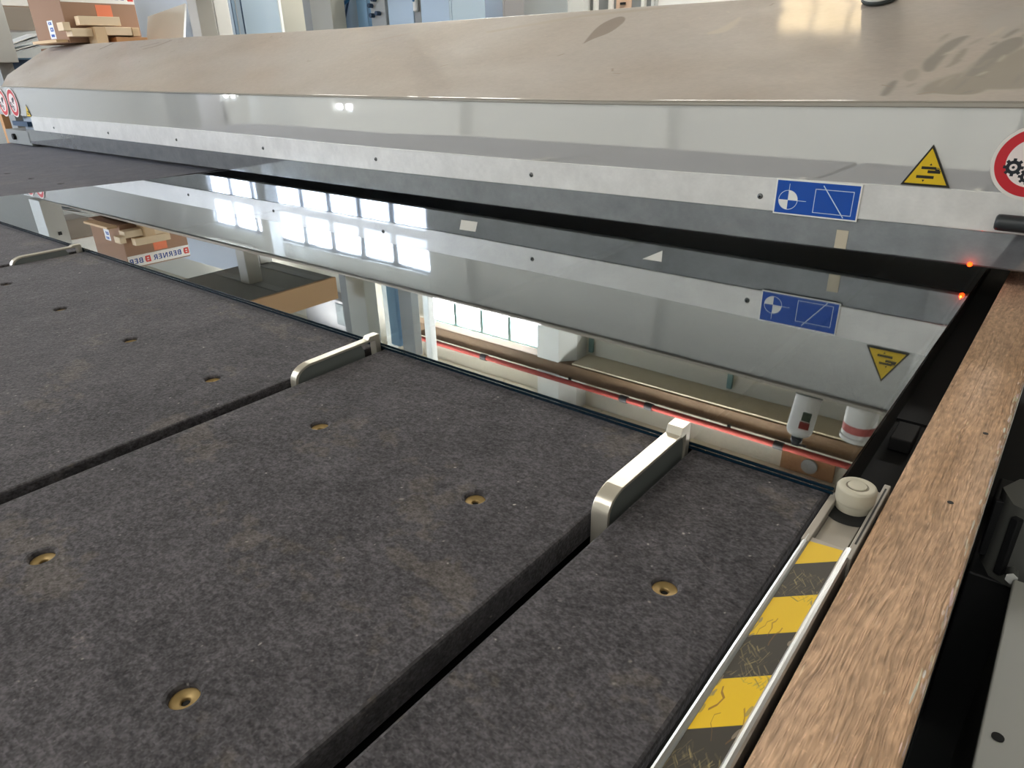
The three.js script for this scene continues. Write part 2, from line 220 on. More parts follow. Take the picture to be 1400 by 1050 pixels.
// side rail with hazard tape, roller at its end
{ const t = thing('hazard_rail', 'aluminium side rail covered in worn yellow and black hazard tape beside the wooden beam', 'rail', [0, TY, 0]);
  const z0 = -0.64, z1 = ZN;
  part('channel', extr([[-0.1365, -0.03], [-0.1365, 0], [-0.1345, 0.001], [-0.1325, 0], [-0.1305, -0.0022], [-0.099, -0.0022], [-0.0988, 0], [-0.0975, 0.0014], [-0.0952, 0.0022], [-0.0928, 0.0014], [-0.0912, -0.0008], [-0.0908, -0.03]], z1 - z0).translate(0, 0, z0), alu, t);
  const tc = canvas(256, 2048, (x, w, h) => {         // flat print: stripes at 45 degrees, worn through
    const L = z1 - z0, py = (z) => (z - z0) / L * h;
    x.fillStyle = '#35312a'; x.fillRect(0, 0, w, h);
    for (let k = 0; k < 9; k++) { const a = -0.6455 + k * 0.1172; x.fillStyle = '#e3bb12'; x.beginPath(); x.moveTo(0, py(a)); x.lineTo(w, py(a - 0.029)); x.lineTo(w, py(a - 0.029 + 0.0585)); x.lineTo(0, py(a + 0.0585)); x.fill(); }
    x.fillStyle = '#a9a096'; x.beginPath(); x.moveTo(0, 0); x.lineTo(w, 0); x.lineTo(w, py(-0.6365)); x.lineTo(0, py(-0.632)); x.fill();
    for (let k = 0; k < 9; k++) { const a = py(-0.587 + k * 0.1172);   // scratches across the black bands
      for (let q = 0; q < 80; q++) { const y = rr(0.5, 1.1); x.strokeStyle = `rgba(${165 * y},${150 * y},${98 * y},${rr(0.15, 0.6)})`; x.lineWidth = rr(2, 6); const u = rr(0, w), v = a + rr(8, 128), g = (q % 2 ? 0.5 : 2.1) + rr(-0.3, 0.3), l = rr(20, 80); x.beginPath(); x.moveTo(u, v); x.lineTo(Math.max(0, Math.min(w, u + l * Math.cos(g))), Math.min(v + l * Math.sin(g) * 0.6, a + 132)); x.stroke(); } }
    for (let k = 0; k < 9; k++) { let a = py(-0.53 + k * 0.1172);      // dark cracks in the yellow bands
      for (let q = 0; q < 3; q++) { x.strokeStyle = `rgba(128,88,40,${rr(0.4, 0.8)})`; x.lineWidth = rr(3, 9); let u = rr(40, w - 40), v = a + rr(10, 90); x.beginPath(); x.moveTo(u, v); for (let s = 0; s < 4; s++) { u += rr(-30, 30); v += rr(10, 30); x.lineTo(u, v); } x.stroke(); }
      for (let q = 0; q < 6; q++) { x.fillStyle = `rgba(140,128,110,${rr(0.4, 0.9)})`; x.beginPath(); x.ellipse(rnd() < 0.5 ? rr(0, 14) : rr(w - 16, w), a + rr(-40, 160), rr(4, 14), rr(4, 22), rr(0, 1), 0, 7); x.fill(); } }
  });
  const g = new THREE.PlaneGeometry(0.0315, z1 - z0, 1, 1).rotateX(-Math.PI / 2).translate(-0.11475, -0.0018, (z0 + z1) / 2);
  part('hazard_tape', g, M({ map: tex(tc), roughness: 0.5 }), t);
  part('roller_plate', extr([[-0.13, 0.628], [-0.099, 0.628], [-0.097, 0.78], [-0.13, 0.78]], 0.006, 0.0006).rotateX(-Math.PI / 2).translate(0, -0.0145, 0), castM, t);
  part('roller_well', lathe([[0.0001, 0], [0.0255, 0], [0.027, 0.0008], [0.027, 0.0014], [0.0001, 0.0014]], 36).translate(-0.1135, -0.0088, -0.7185), blackM, t);
  part('cheek', box(-0.1385, -0.1305, -0.03, 0.0008, -0.735, -0.628, 0.0012), castM, t);
  part('cheek', box(-0.0955, -0.0885, -0.03, 0.0012, -0.785, -0.624, 0.0012), castM, t);
  part('cheek_slot', box(-0.0928, -0.0908, 0.0008, 0.0014, -0.775, -0.65), darkM, t);
  const r = part('roller', lathe([[0.0001, -0.008], [0.0165, -0.008], [0.0185, -0.0065], [0.0188, 0.0015], [0.0196, 0.003], [0.0204, 0.0055], [0.0204, 0.0182], [0.0192, 0.0207], [0.0172, 0.0217], [0.0125, 0.0217], [0.0118, 0.0203], [0.0001, 0.0203]], 48).translate(-0.1135, 0, -0.7285), nylon, t);
  part('cap', lathe([[0.0001, 0.02], [0.0095, 0.02], [0.0098, 0.0214], [0.0088, 0.0226], [0.0001, 0.0226]], 36).translate(-0.1135, 0, -0.7285), nylon, r);
  part('groove', lathe([[0.0099, 0.0205], [0.0117, 0.0205]], 36).translate(-0.1135, 0, -0.7285), nylonD, r);
}

// pop-up stops at the glass edge
function stop(label, x, w, z0, z1, h, nub, first) {
  const t = thing('stop_bar', label, 'stop', [x, TY, 0], undefined);
  const s = new THREE.Shape(), A = -z0, B = -z1, th = 0.0042;   // profile: s along -z, up y
  s.moveTo(A, -0.045); s.lineTo(A, h - 0.026); s.quadraticCurveTo(A + 0.001, h - 0.004, A + 0.03, h); s.lineTo(B - 0.026, h + 0.001); s.lineTo(B - 0.022, h + nub); s.lineTo(B - 0.003, h + nub); s.quadraticCurveTo(B, h + nub, B, h + nub - 0.003); s.lineTo(B, -0.045);
  s.lineTo(B - 0.011, -0.045); s.lineTo(B - 0.011, h - 0.003); s.lineTo(A + 0.031, h - th); s.quadraticCurveTo(A + 0.006, h - 0.008, A + th + 0.001, h - 0.027); s.lineTo(A + th, -0.045); s.closePath();
  part('strap', extr(s, w, 0.0008).rotateY(Math.PI / 2).translate(-w / 2, 0, 0), chrome, t);
  const b = first ? B - 0.012 : B - 0.035, q = new THREE.Shape();
  q.moveTo(A + th, -0.045); q.lineTo(A + th + 0.001, h - 0.028); q.quadraticCurveTo(A + 0.007, h - 0.009, A + 0.032, h - th); q.lineTo(b - 0.006, h - th + 0.001); q.lineTo(b, h - 0.016); q.lineTo(b, -0.045); q.closePath();
  part('web', extr(q, w * 0.72).rotateY(Math.PI / 2).translate(-w * 0.36, 0, 0), M({ color: 0x858b88, roughness: 0.4, metalness: 0.55 }), t);
}
// the profile is drawn with x = -z, rotateY(90) turns +x into -z
stop('metal stop bar in the slot nearest the hazard rail, against the glass edge', -0.3205, 0.021, -0.53, -0.7245, 0.03, 0.0105, true);
stop('thin metal stop bar in the middle of the three slots', -0.9015, 0.015, -0.547, -0.7245, 0.023, 0.006, false);
stop('farthest metal stop bar, at the glass edge below the reflected grey post', -2.151, 0.018, -0.545, -0.7225, 0.017, 0.004, false);

// laminated glass sheet
const GT = 0.0107;
{ const t = thing('glass_sheet', 'large laminated glass sheet lying on the felt, mirroring the machine and the back wall', 'glass', [0, TY + 0.0003, 0]);
  const q = [[-3.425, -0.723], [-0.136, -0.7275], [-0.1345, -0.766], [-0.1265, -1.83], [-0.124, -2.14], [-3.22, -2.14]].map(([x, z]) => [x, -z]);
  const layer = (d, y) => extr(q, d, 0.0004).rotateX(-Math.PI / 2).translate(0, y, 0);
  part('lower_pane', layer(0.0049, 0), pane, t);
  part('upper_pane', layer(0.0049, GT - 0.0049 - 0.0003), pane, t);
  const f = new THREE.ShapeGeometry(new THREE.Shape(q.map(([x, y]) => new THREE.Vector2(x * 0.9995 - 0.0006, y + (y > 1 ? -0.001 : 0.001))))).rotateX(-Math.PI / 2).translate(0, 0.0052, 0);
  part('interlayer', f, film, t);
  // ground edge of the two panes: dark green rim strips
  const e = M({ color: 0x0a2230, roughness: 0.25 });
  for (const y of [0.0003, GT - 0.0049]) part('ground_edge', box(-3.424, -0.1362, y + 0.0004, y + 0.0038, -0.0006, 0.0002).rotateY(0.001368).translate(0, 0, -0.7275 - 0.00019), e, t);
}

// ---------- cutting bridge ----------
const YAW = -0.0185, B0 = [0, TY, -1.7017];
const bridge = thing('cutting_bridge', 'long grey machine bridge with a taupe cover spanning the table', 'machine', B0, undefined, YAW);
const ST = [-14, -12, -9, -6.5, -5, -3.6, -2.5, -1.3, -0.5, 3.4].map((x) => x * 0.45);
const V = (a) => a.map((v) => v * 0.45);
const yBot = V([0.052, 0.054, 0.057, 0.061, 0.062, 0.066, 0.072, 0.079, 0.091, 0.11]), yS0 = V([0.262, 0.258, 0.247, 0.236, 0.231, 0.233, 0.24, 0.246, 0.257, 0.27]), yS1 = V([0.462, 0.458, 0.45, 0.432, 0.414, 0.408, 0.407, 0.417, 0.43, 0.44]), yLip = V([0.87, 0.855, 0.822, 0.803, 0.795, 0.788, 0.786, 0.795, 0.806, 0.82]);
const yRid = [0.65, 0.645, 0.634, 0.617, 0.614, 0.611, 0.609, 0.605, 0.604, 0.604];
const lerp = (t, x) => { let i = 0; while (i < ST.length - 2 && x > ST[i + 1]) i++; const k = (x - ST[i]) / (ST[i + 1] - ST[i]); const s = (j) => t[Math.max(0, Math.min(ST.length - 1, j))]; const k2 = k * k, k3 = k2 * k; const a = s(i - 1), b = s(i), c = s(i + 1), d = s(i + 2); return 0.5 * (2 * b + (c - a) * k + (2 * a - 5 * b + 4 * c - d) * k2 + (3 * b - a - 3 * c + d) * k3); };
// a skin through rows of (y, z) points that change along x
function skin(x0, x1, n, rows, uvf, smooth) {
  const pos = [], uv = [], idx = [], m = rows(x0).length;
  for (let i = 0; i <= n; i++) { const r = rows(x0 + (x1 - x0) * i / n); r.forEach(([y, z, dx = 0], j) => { const x = x0 + (x1 - x0) * i / n + dx * (1 - i / n); pos.push(x, y, z); const q = uvf ? uvf(x, y, z, j) : [x, y - z]; uv.push(...q); }); }
  for (let i = 0; i < n; i++) for (let j = 0; j < m - 1; j++) { const a = i * m + j, b = a + m; idx.push(a, b, a + 1, a + 1, b, b + 1); }
  const g = new THREE.BufferGeometry(); g.setAttribute('position', new THREE.Float32BufferAttribute(pos, 3)); g.setAttribute('uv', new THREE.Float32BufferAttribute(uv, 2)); g.setIndex(idx); if (smooth) { g.computeVertexNormals(); return g; } return flat(g);
}
const XL = -6.25, XR = 1.5;
part('bottom_bar', skin(XL + 0.5, XR, 40, (x) => { const b = lerp(yBot, x), t = lerp(yS0, x) + 0.002; return [[b + 0.004, -0.022], [b, -0.02], [b, -0.004], [b + 0.004, 0], [t, 0], [t, -0.02]]; }), barM, bridge);
part('front_strip', skin(-5.58, XR, 40, (x) => { const b = lerp(yS0, x), t = lerp(yS1, x); return [[b, -0.01], [b, 0.003], [b + 0.0012, 0.0042], [t - 0.0012, 0.0042], [t, 0.003], [t, -0.01]]; }), strip, bridge);
part('fascia', skin(XL, XR, 60, (x) => { const b = lerp(yS1, x) - 0.003, t = lerp(yLip, x) - 0.004; return [[b, 0], [t, 0]]; }), fascia, bridge);
part('body', box(XL + 0.4, XR, 0.07, 0.33, -0.6, -0.03), M({ color: 0x9aa4ae, roughness: 0.5 }), bridge);
// cover with wiped marks in its dust
const CX0 = -6.6, CX1 = 1.6, CS = 0.72;               // extent of the cover texture in metres
const cu = (x) => (x - CX0) / (CX1 - CX0) * 2048, cv = (s) => s / CS * 512;
const coverC = pixels(2048, 512, (i, j) => { const a = noise(i / 30, j / 60, 65536, 81), b = noise(i / 5, j / 10, 65536, 82), c = noise(i / 2, j / 2, 65536, 83), d = noise(i / 70, j / 110, 65536, 84), k = 0.95 + 0.02 * (a - 0.5) + 0.02 * (b - 0.5) + 0.03 * (c - 0.5) + 0.035 * (d - 0.5); return [194 * k, (184 + 5 * (d - 0.5)) * k, (174 + 10 * (d - 0.5)) * k]; });
const coverR = pixels(1024, 256, (i, j) => { const k = 165 + 40 * (noise(i / 16, j / 30, 65536, 85) - 0.5) + 22 * (noise(i / 3, j / 5, 65536, 86) - 0.5); return [k, k, k]; });
const wipe = (x, pts, w, col) => { x.strokeStyle = col; x.lineCap = 'round'; x.lineJoin = 'round'; x.lineWidth = w; x.beginPath(); pts.forEach(([a, b], i) => (i ? x.lineTo(cu(a), cv(b)) : x.moveTo(cu(a), cv(b)))); x.stroke(); };
{ const x = coverC.getContext('2d');
  const patch = (pts, col, blur = 0) => { x.filter = blur ? `blur(${blur}px)` : 'none'; x.fillStyle = col; x.beginPath(); const n = pts.length, m = (p, q) => [(p[0] + q[0]) / 2, (p[1] + q[1]) / 2]; const s0 = m(pts[n - 1], pts[0]); x.moveTo(cu(s0[0]), cv(s0[1])); for (let k = 0; k < n; k++) { const e = m(pts[k], pts[(k + 1) % n]); x.quadraticCurveTo(cu(pts[k][0]), cv(pts[k][1]), cu(e[0]), cv(e[1])); } x.fill(); x.filter = 'none'; };
  patch([[-1.36, 0.34], [-1.36, 0.345], [-1.374, 0.414], [-1.378, 0.471], [-1.356, 0.517], [-1.323, 0.532], [-1.292, 0.5], [-1.292, 0.452], [-1.303, 0.407], [-1.342, 0.375]], '#94877c');   // leaf shaped wipe
  const G = '#969087', G2 = '#9f978b', G3 = '#aaa196', Lt = '#c2b8aa';
  patch([[-0.3, 0.358], [-0.244, 0.43], [-0.17, 0.45], [-0.16, 0.32], [-0.23, 0.28]], '#b7b0a8', 2); patch([[-0.33, 0.01], [-0.25, 0.05], [-0.15, 0.04], [-0.05, 0.08], [-0.05, 0.2], [-0.16, 0.24], [-0.22, 0.14], [-0.3, 0.1]], G2, 2);
  patch([[-0.392, 0.015], [-0.39, 0.08], [-0.374, 0.095], [-0.372, 0.02]], G, 0.8); patch([[-0.372, 0.1], [-0.372, 0.135], [-0.349, 0.142], [-0.337, 0.105], [-0.347, 0.074]], G3, 0.8);
  patch([[-0.338, 0.125], [-0.35, 0.172], [-0.337, 0.212], [-0.331, 0.26], [-0.311, 0.29], [-0.288, 0.3], [-0.296, 0.271], [-0.309, 0.223], [-0.316, 0.168], [-0.318, 0.123]], G, 0.8);
  patch([[-0.294, 0.158], [-0.294, 0.214], [-0.279, 0.243], [-0.276, 0.194], [-0.288, 0.158]], G2, 0.8);
  patch([[-0.256, 0.113], [-0.244, 0.193], [-0.229, 0.25], [-0.206, 0.278], [-0.186, 0.28], [-0.178, 0.237], [-0.201, 0.189], [-0.213, 0.127], [-0.202, 0.055], [-0.244, 0.055]], G, 0.8); patch([[-0.235, 0.1], [-0.2, 0.2], [-0.15, 0.26], [-0.12, 0.2], [-0.15, 0.1], [-0.17, 0.03]], G2, 1.2); patch([[-0.225, 0.3], [-0.19, 0.37], [-0.14, 0.4], [-0.15, 0.34], [-0.19, 0.3]], '#b1a9a0', 1);
  patch([[-0.322, 0.055], [-0.289, 0.095], [-0.25, 0.105], [-0.204, 0.09], [-0.2, 0.018], [-0.302, 0.026]], G2, 0.8);
  for (let k = 0; k < 34; k++) { const a = rr(-0.36, -0.1), b = rr(0.02, 0.3), c = rr(0.008, 0.03), d = rr(0.02, 0.08), e = rr(0.002, 0.007); patch([[a, b], [a + c * 0.5 - e, b + d * 0.6], [a + c, b + d], [a + c * 0.6 + e, b + d * 0.5]], [G2, G3, Lt, G][k % 4], 0.8); }
  wipe(x, [[-4.66, 0.47], [-4.55, 0.5], [-4.47, 0.56]], 9, '#a89b90'); wipe(x, [[-4.75, 0.5], [-4.6, 0.54]], 8, '#a79c93'); wipe(x, [[-5.36, 0.5], [-5.3, 0.57]], 6, '#8d857c');
  wipe(x, [[-3.4, 0.45], [-3.28, 0.5]], 8, '#b9ada2'); wipe(x, [[-2.55, 0.42], [-2.3, 0.5]], 10, '#b8ada3'); wipe(x, [[-1.85, 0.47], [-1.5, 0.55], [-1.2, 0.57]], 12, '#b6ab9d'); patch([[-0.97, 0.37], [-0.92, 0.41], [-0.9, 0.49], [-0.885, 0.44], [-0.9, 0.37]], '#c3b8a8', 1.2);
  for (let k = 0; k < 60; k++) { const a = rr(-6, 0.5), b = rr(0, 0.6); wipe(x, [[a, b], [a + rr(-0.03, 0.03), b + rr(-0.02, 0.02)]], rr(0.8, 2.2), rnd() < 0.5 ? '#a39486' : '#c3b8aa'); }
}
const cover = P({ map: tex(coverC), roughness: 1, roughnessMap: tex(coverR, false), specularIntensity: 0.5, clearcoat: 0.18, clearcoatRoughness: 0.08 });
for (const t of [cover.map, cover.roughnessMap]) { t.flipY = false; t.needsUpdate = true; }
const RZ = -0.54;
part('cover', skin(-5.98, XR, 60, (x) => {
  const l = lerp(yLip, x), r = lerp(yRid, x), k = (s) => [l + (r - l) * s, RZ * s];
  return [[l, 0.004, 0], [l + 0.002, -0.002, 0], [...k(0.26), -0.3], [...k(0.5), -0.38], [...k(0.72), -0.44], [...k(0.88), -0.5], [r - 0.003, RZ * 0.985, -0.45], [r, RZ - 0.02, -0.33], [r - 0.03, -0.62, -0.2], [0.3, -0.62, -0.2]];
}, (x, y, z) => [(x - CX0) / (CX1 - CX0), Math.hypot(z, z * 0.46) / CS]), cover, bridge);
part('cover_lip', skin(-6.0, XR, 50, (x) => { const l = lerp(yLip, x), k = Math.min(1, Math.max(0, (x + 3.4) / 3.2)), h = 0.005 + 0.0075 * k; return [[l - h, -0.002], [l - h, 0.008], [l - h + 0.002, 0.0098], [l - 0.004, 0.0098], [l - 0.003, 0.006], [l - 0.0005, 0.0068], [l + 0.0005, 0.005], [l, -0.002]]; }), P({ color: 0xaaa499, roughness: 0.45, metalness: 0.2 }), bridge);
for (const [x, y] of [[-5.203, 0.146], [-4.382, 0.146], [-3.577, 0.1445], [-2.799, 0.144], [-2.052, 0.143], [-1.324, 0.141], [-0.612, 0.143]]) {
  const s = part('screw', lathe([[0.0001, 0.0048], [0.0024, 0.0048], [0.003, 0.0038], [0.0058, 0.003], [0.0068, 0.001], [0.007, -0.001]], 20).rotateX(Math.PI / 2).translate(x, y, 0.0042), steel, bridge);
  part('socket', new THREE.CylinderGeometry(0.0028, 0.0028, 0.001, 6).rotateX(Math.PI / 2).translate(x, y, 0.0089), blackM, s);
}
part('paper_label', box(-0.424, -0.398, 0.042, 0.084, 0, 0.0012), M({ color: 0xc7bda8, roughness: 0.8 }), bridge, 'small beige paper label');
{ const k = part('indicator_light', lathe([[0.0001, 0.005], [0.003, 0.0042], [0.0048, 0.001], [0.005, -0.004]], 16).rotateX(Math.PI / 2).translate(-0.15, 0.0445, 0.001), glow(new THREE.Color('#ff3a0c'), 5), bridge, 'glowing red indicator lamp');
  const l = new THREE.PointLight('#ff3a0c', 0.0012); l.shadow.radius = 0.1; l.position.set(-0.15, 0.0445, 0.012); l.castShadow = true; bridge.add(l); void k; }
{ const g = part('grip', lathe([[0.0001, 0], [0.012, 0], [0.0155, 0.003], [0.016, 0.008], [0.0165, 0.2], [0.0001, 0.2]], 28).rotateZ(-Math.PI / 2).translate(-0.123, 0.142, 0.032), M({ color: 0x2f3437, roughness: 0.4 }), bridge, 'dark cylindrical grip'); part('grip_bracket', box(-0.06, -0.03, 0.126, 0.158, 0, 0.02, 0.002), steel, g); }
part('end_block', box(-6.2, -5.72, 0.01, 0.105, -0.2, 0.0, 0.004), greyPaint, bridge); part('end_slot', box(-6.0, -5.7, 0.135, 0.165, -0.1, -0.002), navy, bridge); part('end_knob', new THREE.CylinderGeometry(0.02, 0.02, 0.02, 16).rotateX(Math.PI / 2).translate(-6.02, 0.06, 0.008), blackM, bridge);

// signs on the bridge
function onBridge(o, x, y, z) { o.position.set(B0[0] + x * Math.cos(YAW) + z * Math.sin(YAW), B0[1] + y, B0[2] - x * Math.sin(YAW) + z * Math.cos(YAW)); o.rotation.y = YAW; return o; }
function faceUV(g, w, h, x0 = -w / 2, y0 = -h / 2) { const p = g.attributes.position, uv = []; for (let i = 0; i < p.count; i++) uv.push((p.getX(i) - x0) / w, (p.getY(i) - y0) / h); g.setAttribute('uv', new THREE.Float32BufferAttribute(uv, 2)); return g; }
{ const W = 0.192, Hh = 0.082, c = canvas(768, 328, (x, w, h) => {
    x.fillStyle = '#f0f1ee'; x.fillRect(0, 0, w, h); x.fillStyle = '#0a4fb0'; x.fillRect(14, 14, w - 28, h - 28);
    const cx = 130, cy = 190, r = 88; x.fillStyle = '#f0f1ee'; x.beginPath(); x.moveTo(cx, cy); x.arc(cx, cy, r, -Math.PI / 2, 0); x.fill(); x.beginPath(); x.moveTo(cx, cy); x.arc(cx, cy, r, Math.PI / 2, Math.PI); x.fill();
    x.strokeStyle = '#dfe6ee'; x.lineWidth = 5; x.beginPath(); x.arc(cx, cy, r, 0, 7); x.stroke(); x.beginPath(); x.moveTo(cx, 40); x.lineTo(cx, 190); x.lineTo(300, 190); x.stroke();
    x.lineWidth = 6; x.strokeStyle = '#cfdcec'; x.strokeRect(372, 70, 334, 212); x.lineWidth = 9; x.beginPath(); x.moveTo(436, 34); x.lineTo(646, 306); x.stroke();
  });
  const g = faceUV(new RoundedBoxGeometry(W, Hh, 0.002, 2, 0.0008), W, Hh);
  const m = onBridge(part('blue_sign', g, M({ map: tex(c), roughness: 0.35 }), scene), -0.48, 0.1475, 0.0056); tag(m, 'blue and white rectangular sign with a quartered circle and a crossed rectangle', 'sign'); }
function triSign(name, label, x, y, s, h) {
  const c = canvas(512, 512, (k, w, hh) => {
    k.fillStyle = '#1e1b12'; k.fillRect(0, 0, w, hh); k.fillStyle = '#e0bd18'; k.beginPath(); k.moveTo(256, 44); k.lineTo(474, 484); k.lineTo(38, 484); k.fill();
    k.fillStyle = '#1c1a14'; k.fillRect(186, 268, 150, 34); k.fillRect(256, 312, 130, 36); k.fillRect(150, 380, 180, 36); k.beginPath(); k.arc(352, 300, 24, 0, 7); k.fill();
    k.beginPath(); k.moveTo(262, 252); k.lineTo(276, 226); k.lineTo(290, 252); k.fill(); k.beginPath(); k.moveTo(214, 432); k.lineTo(228, 460); k.lineTo(242, 432); k.fill(); k.fillStyle = '#e0bd18'; k.fillRect(196, 348, 70, 8); k.fillRect(340, 286, 30, 7);
  });
  const g = faceUV(extr([[-s / 2, 0], [s / 2, 0], [0, h]], 0.0018, 0.0004), s, h, -s / 2, 0);
  const m = onBridge(part(name, g, M({ map: tex(c), roughness: 0.35 }), scene), x, y, 0.003); return tag(m, label, 'sign');
}
triSign('warning_sign', 'yellow triangular warning sign with a black crushing hazard symbol right of the blue sign', -0.2655, 0.1955, 0.093, 0.083);
triSign('warning_sign', 'tiny yellow warning triangle at the far left end of the bridge beside red signs', -5.6, 0.2, 0.09, 0.078);
const prohC = canvas(512, 512, (x) => {
  x.fillStyle = '#e9e4dd'; x.fillRect(0, 0, 512, 512); x.fillStyle = '#c9222f'; x.beginPath(); x.arc(256, 256, 232, 0, 7); x.fill(); x.fillStyle = '#f0e3df'; x.beginPath(); x.arc(256, 256, 166, 0, 7); x.fill();
  const gear = (cx, cy, r, n) => { x.fillStyle = '#171b26'; x.beginPath(); x.arc(cx, cy, r, 0, 7); x.fill(); for (let k = 0; k < n; k++) { x.save(); x.translate(cx, cy); x.rotate(k * 2 * Math.PI / n); x.fillRect(-r * 0.22, -r * 1.32, r * 0.44, r * 0.6); x.restore(); } x.fillStyle = '#f0e3df'; x.beginPath(); x.arc(cx, cy, r * 0.52, 0, 7); x.fill(); x.fillStyle = '#171b26'; x.beginPath(); x.arc(cx, cy, r * 0.2, 0, 7); x.fill(); };
  gear(142, 292, 46, 8); gear(236, 350, 40, 8);
  x.fillStyle = '#171b26'; x.beginPath(); x.moveTo(240, 190); x.lineTo(350, 150); x.lineTo(372, 190); x.lineTo(330, 240); x.lineTo(260, 246); x.fill(); for (const a of [0, 16, 32]) x.fillRect(226 + a, 230 + a, 60, 11);
});
function roundSign(label, x, y, r) { const g = faceUV(new THREE.CylinderGeometry(r, r, 0.002, 64).rotateX(Math.PI / 2), 2 * r, 2 * r); return tag(onBridge(part('prohibition_sign', g, M({ map: tex(prohC), roughness: 0.35 }), scene), x, y, 0.0062), label, 'sign'); }
roundSign('red and white round prohibition sign with black gears near the dark grip', -0.0885, 0.2535, 0.0705);
roundSign('red and white round prohibition sign at the far left end, right one of the pair', -5.835, 0.285, 0.092);
roundSign('red and white round prohibition sign at the far left end, left one of the pair', -6.05, 0.285, 0.092);
// bottles on top of the bridge
{ const t = thing('spray_bottle', 'white bottle with red label and dark nozzle on the bridge, mirrored in the glass', 'bottle', [-0.537, 1.5285, -2.187]);
  t.rotation.order = 'YXZ'; t.rotation.set(0.4275, YAW, 0);
  part('body', lathe([[0.0001, 0.004], [0.036, 0.004], [0.0405, 0.009], [0.041, 0.014], [0.041, 0.116], [0.0395, 0.127], [0.034, 0.136], [0.024, 0.142], [0.0165, 0.144], [0.0165, 0.148], [0.0001, 0.148]], 40), whiteM, t);
  part('base_rim', lathe([[0.034, 0], [0.041, 0.0], [0.0435, 0.004], [0.0432, 0.009], [0.0405, 0.0095]], 40), M({ color: 0x3d4443, roughness: 0.5 }), t, 'dark base rim');
  part('nozzle', mergeGeometries([lathe([[0.0001, 0.147], [0.0185, 0.147], [0.018, 0.16], [0.013, 0.166], [0.012, 0.176], [0.0001, 0.177]], 24), new THREE.CylinderGeometry(0.004, 0.004, 0.03, 10).rotateZ(Math.PI / 2).translate(0.02, 0.17, 0)]), M({ color: 0x33353a, roughness: 0.4 }), t);
  part('label', new THREE.CylinderGeometry(0.0414, 0.0414, 0.024, 24, 1, true, 0.1, 0.8).translate(0, 0.104, 0), redM, t, 'red label patch');
  part('dark_mark', new THREE.CylinderGeometry(0.0413, 0.0413, 0.03, 16, 1, true, 0.15, 0.7).translate(0, 0.075, 0), M({ color: 0x42503f, roughness: 0.6 }), t);
}
{ const t = thing('glue_tub', 'white plastic tub with a red band on the bridge, right of the mirrored bottle', 'tub', [-0.402, 1.56, -2.36]);
  part('body', lathe([[0.0001, 0], [0.044, 0], [0.05, 0.006], [0.054, 0.15], [0.0001, 0.15]], 36), whiteM, t);
  part('lid', lathe([[0.0001, 0.148], [0.056, 0.148], [0.0575, 0.152], [0.0575, 0.162], [0.055, 0.166], [0.0001, 0.166]], 36), whiteM, t);
  part('red_band', new THREE.CylinderGeometry(0.0542, 0.0532, 0.028, 36, 1, true).translate(0, 0.118, 0), M({ color: 0xc2625c, roughness: 0.5 }), t);
}
// white shapes painted in as bright reflections on the glass
{ const m = part('painted_reflection', extr([[0, 0], [0.05, 0.002], [0.002, 0.098]].map(([x, y]) => [x - 0.797, y + 1.478]), 0.0003).rotateX(-Math.PI / 2).translate(0, TY + GT + 0.0001, 0), whiteM, scene); tag(m, 'small white triangle on the glass, a painted bright reflection left of the mirrored blue sign', 'reflection');
  const n = part('painted_reflection', extr([[-1.492, 1.58], [-1.427, 1.583], [-1.342, 1.478], [-1.403, 1.476]], 0.0003).rotateX(-Math.PI / 2).translate(0, TY + GT + 0.0001, 0), whiteM, scene); tag(n, 'small white four-sided painted reflection on the glass near the bridge, left of the triangular one', 'reflection'); }

// ---------- right of the table ----------
{ const t = thing('metal_cover', 'grey sheet metal cover low beside the wooden beam', 'cover', [0.045, 0.72, 0]);
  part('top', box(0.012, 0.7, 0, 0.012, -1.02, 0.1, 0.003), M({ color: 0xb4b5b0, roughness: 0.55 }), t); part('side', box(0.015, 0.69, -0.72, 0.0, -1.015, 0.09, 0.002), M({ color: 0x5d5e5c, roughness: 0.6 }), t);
  part('bolt_hole', new THREE.CylinderGeometry(0.006, 0.006, 0.002, 16).translate(0.013 + 0.015, 0.0125, -0.715), blackM, t); }
{ const t = thing('void_filler', 'added black block darkening the gap beyond the wooden beam', 'filler', [0.42, 0, -1.75]); part('housing', box(-0.417, 0.4, 0, 0.62, -0.5, 0.56), blackM, t); part('side_rail', box(-0.41, 0.41, 0.62, 0.66, 0.3, 0.4, 0.005), darkM, t); }  // black block added so the gap beyond the beam stays dark
{ const t = thing('motor', 'dark grey ribbed drive motor in the gap beyond the wooden beam', 'motor', [0.075, 0.74, -1.135]);
  part('housing', new THREE.CylinderGeometry(0.06, 0.062, 0.13, 8).translate(0, 0.0, 0), M({ color: 0x6b6c68, roughness: 0.6 }), t);
  for (let k = 0; k < 8; k++) part('rib', box(-0.006, 0.006, -0.05, 0.05, 0.05, 0.066, 0.002).rotateY(k * Math.PI / 4 + 0.2), darkM, t);
  part('foot', box(-0.07, 0.07, -0.74, -0.065, -0.05, 0.05, 0.004), darkM, t);
  part('bolt', new THREE.CylinderGeometry(0.008, 0.008, 0.05, 6).rotateX(1.2).translate(-0.02, -0.02, 0.09), alu, t); part('bolt', new THREE.CylinderGeometry(0.006, 0.006, 0.03, 6).rotateZ(1.1).translate(0.0, -0.045, 0.1), alu, t); }

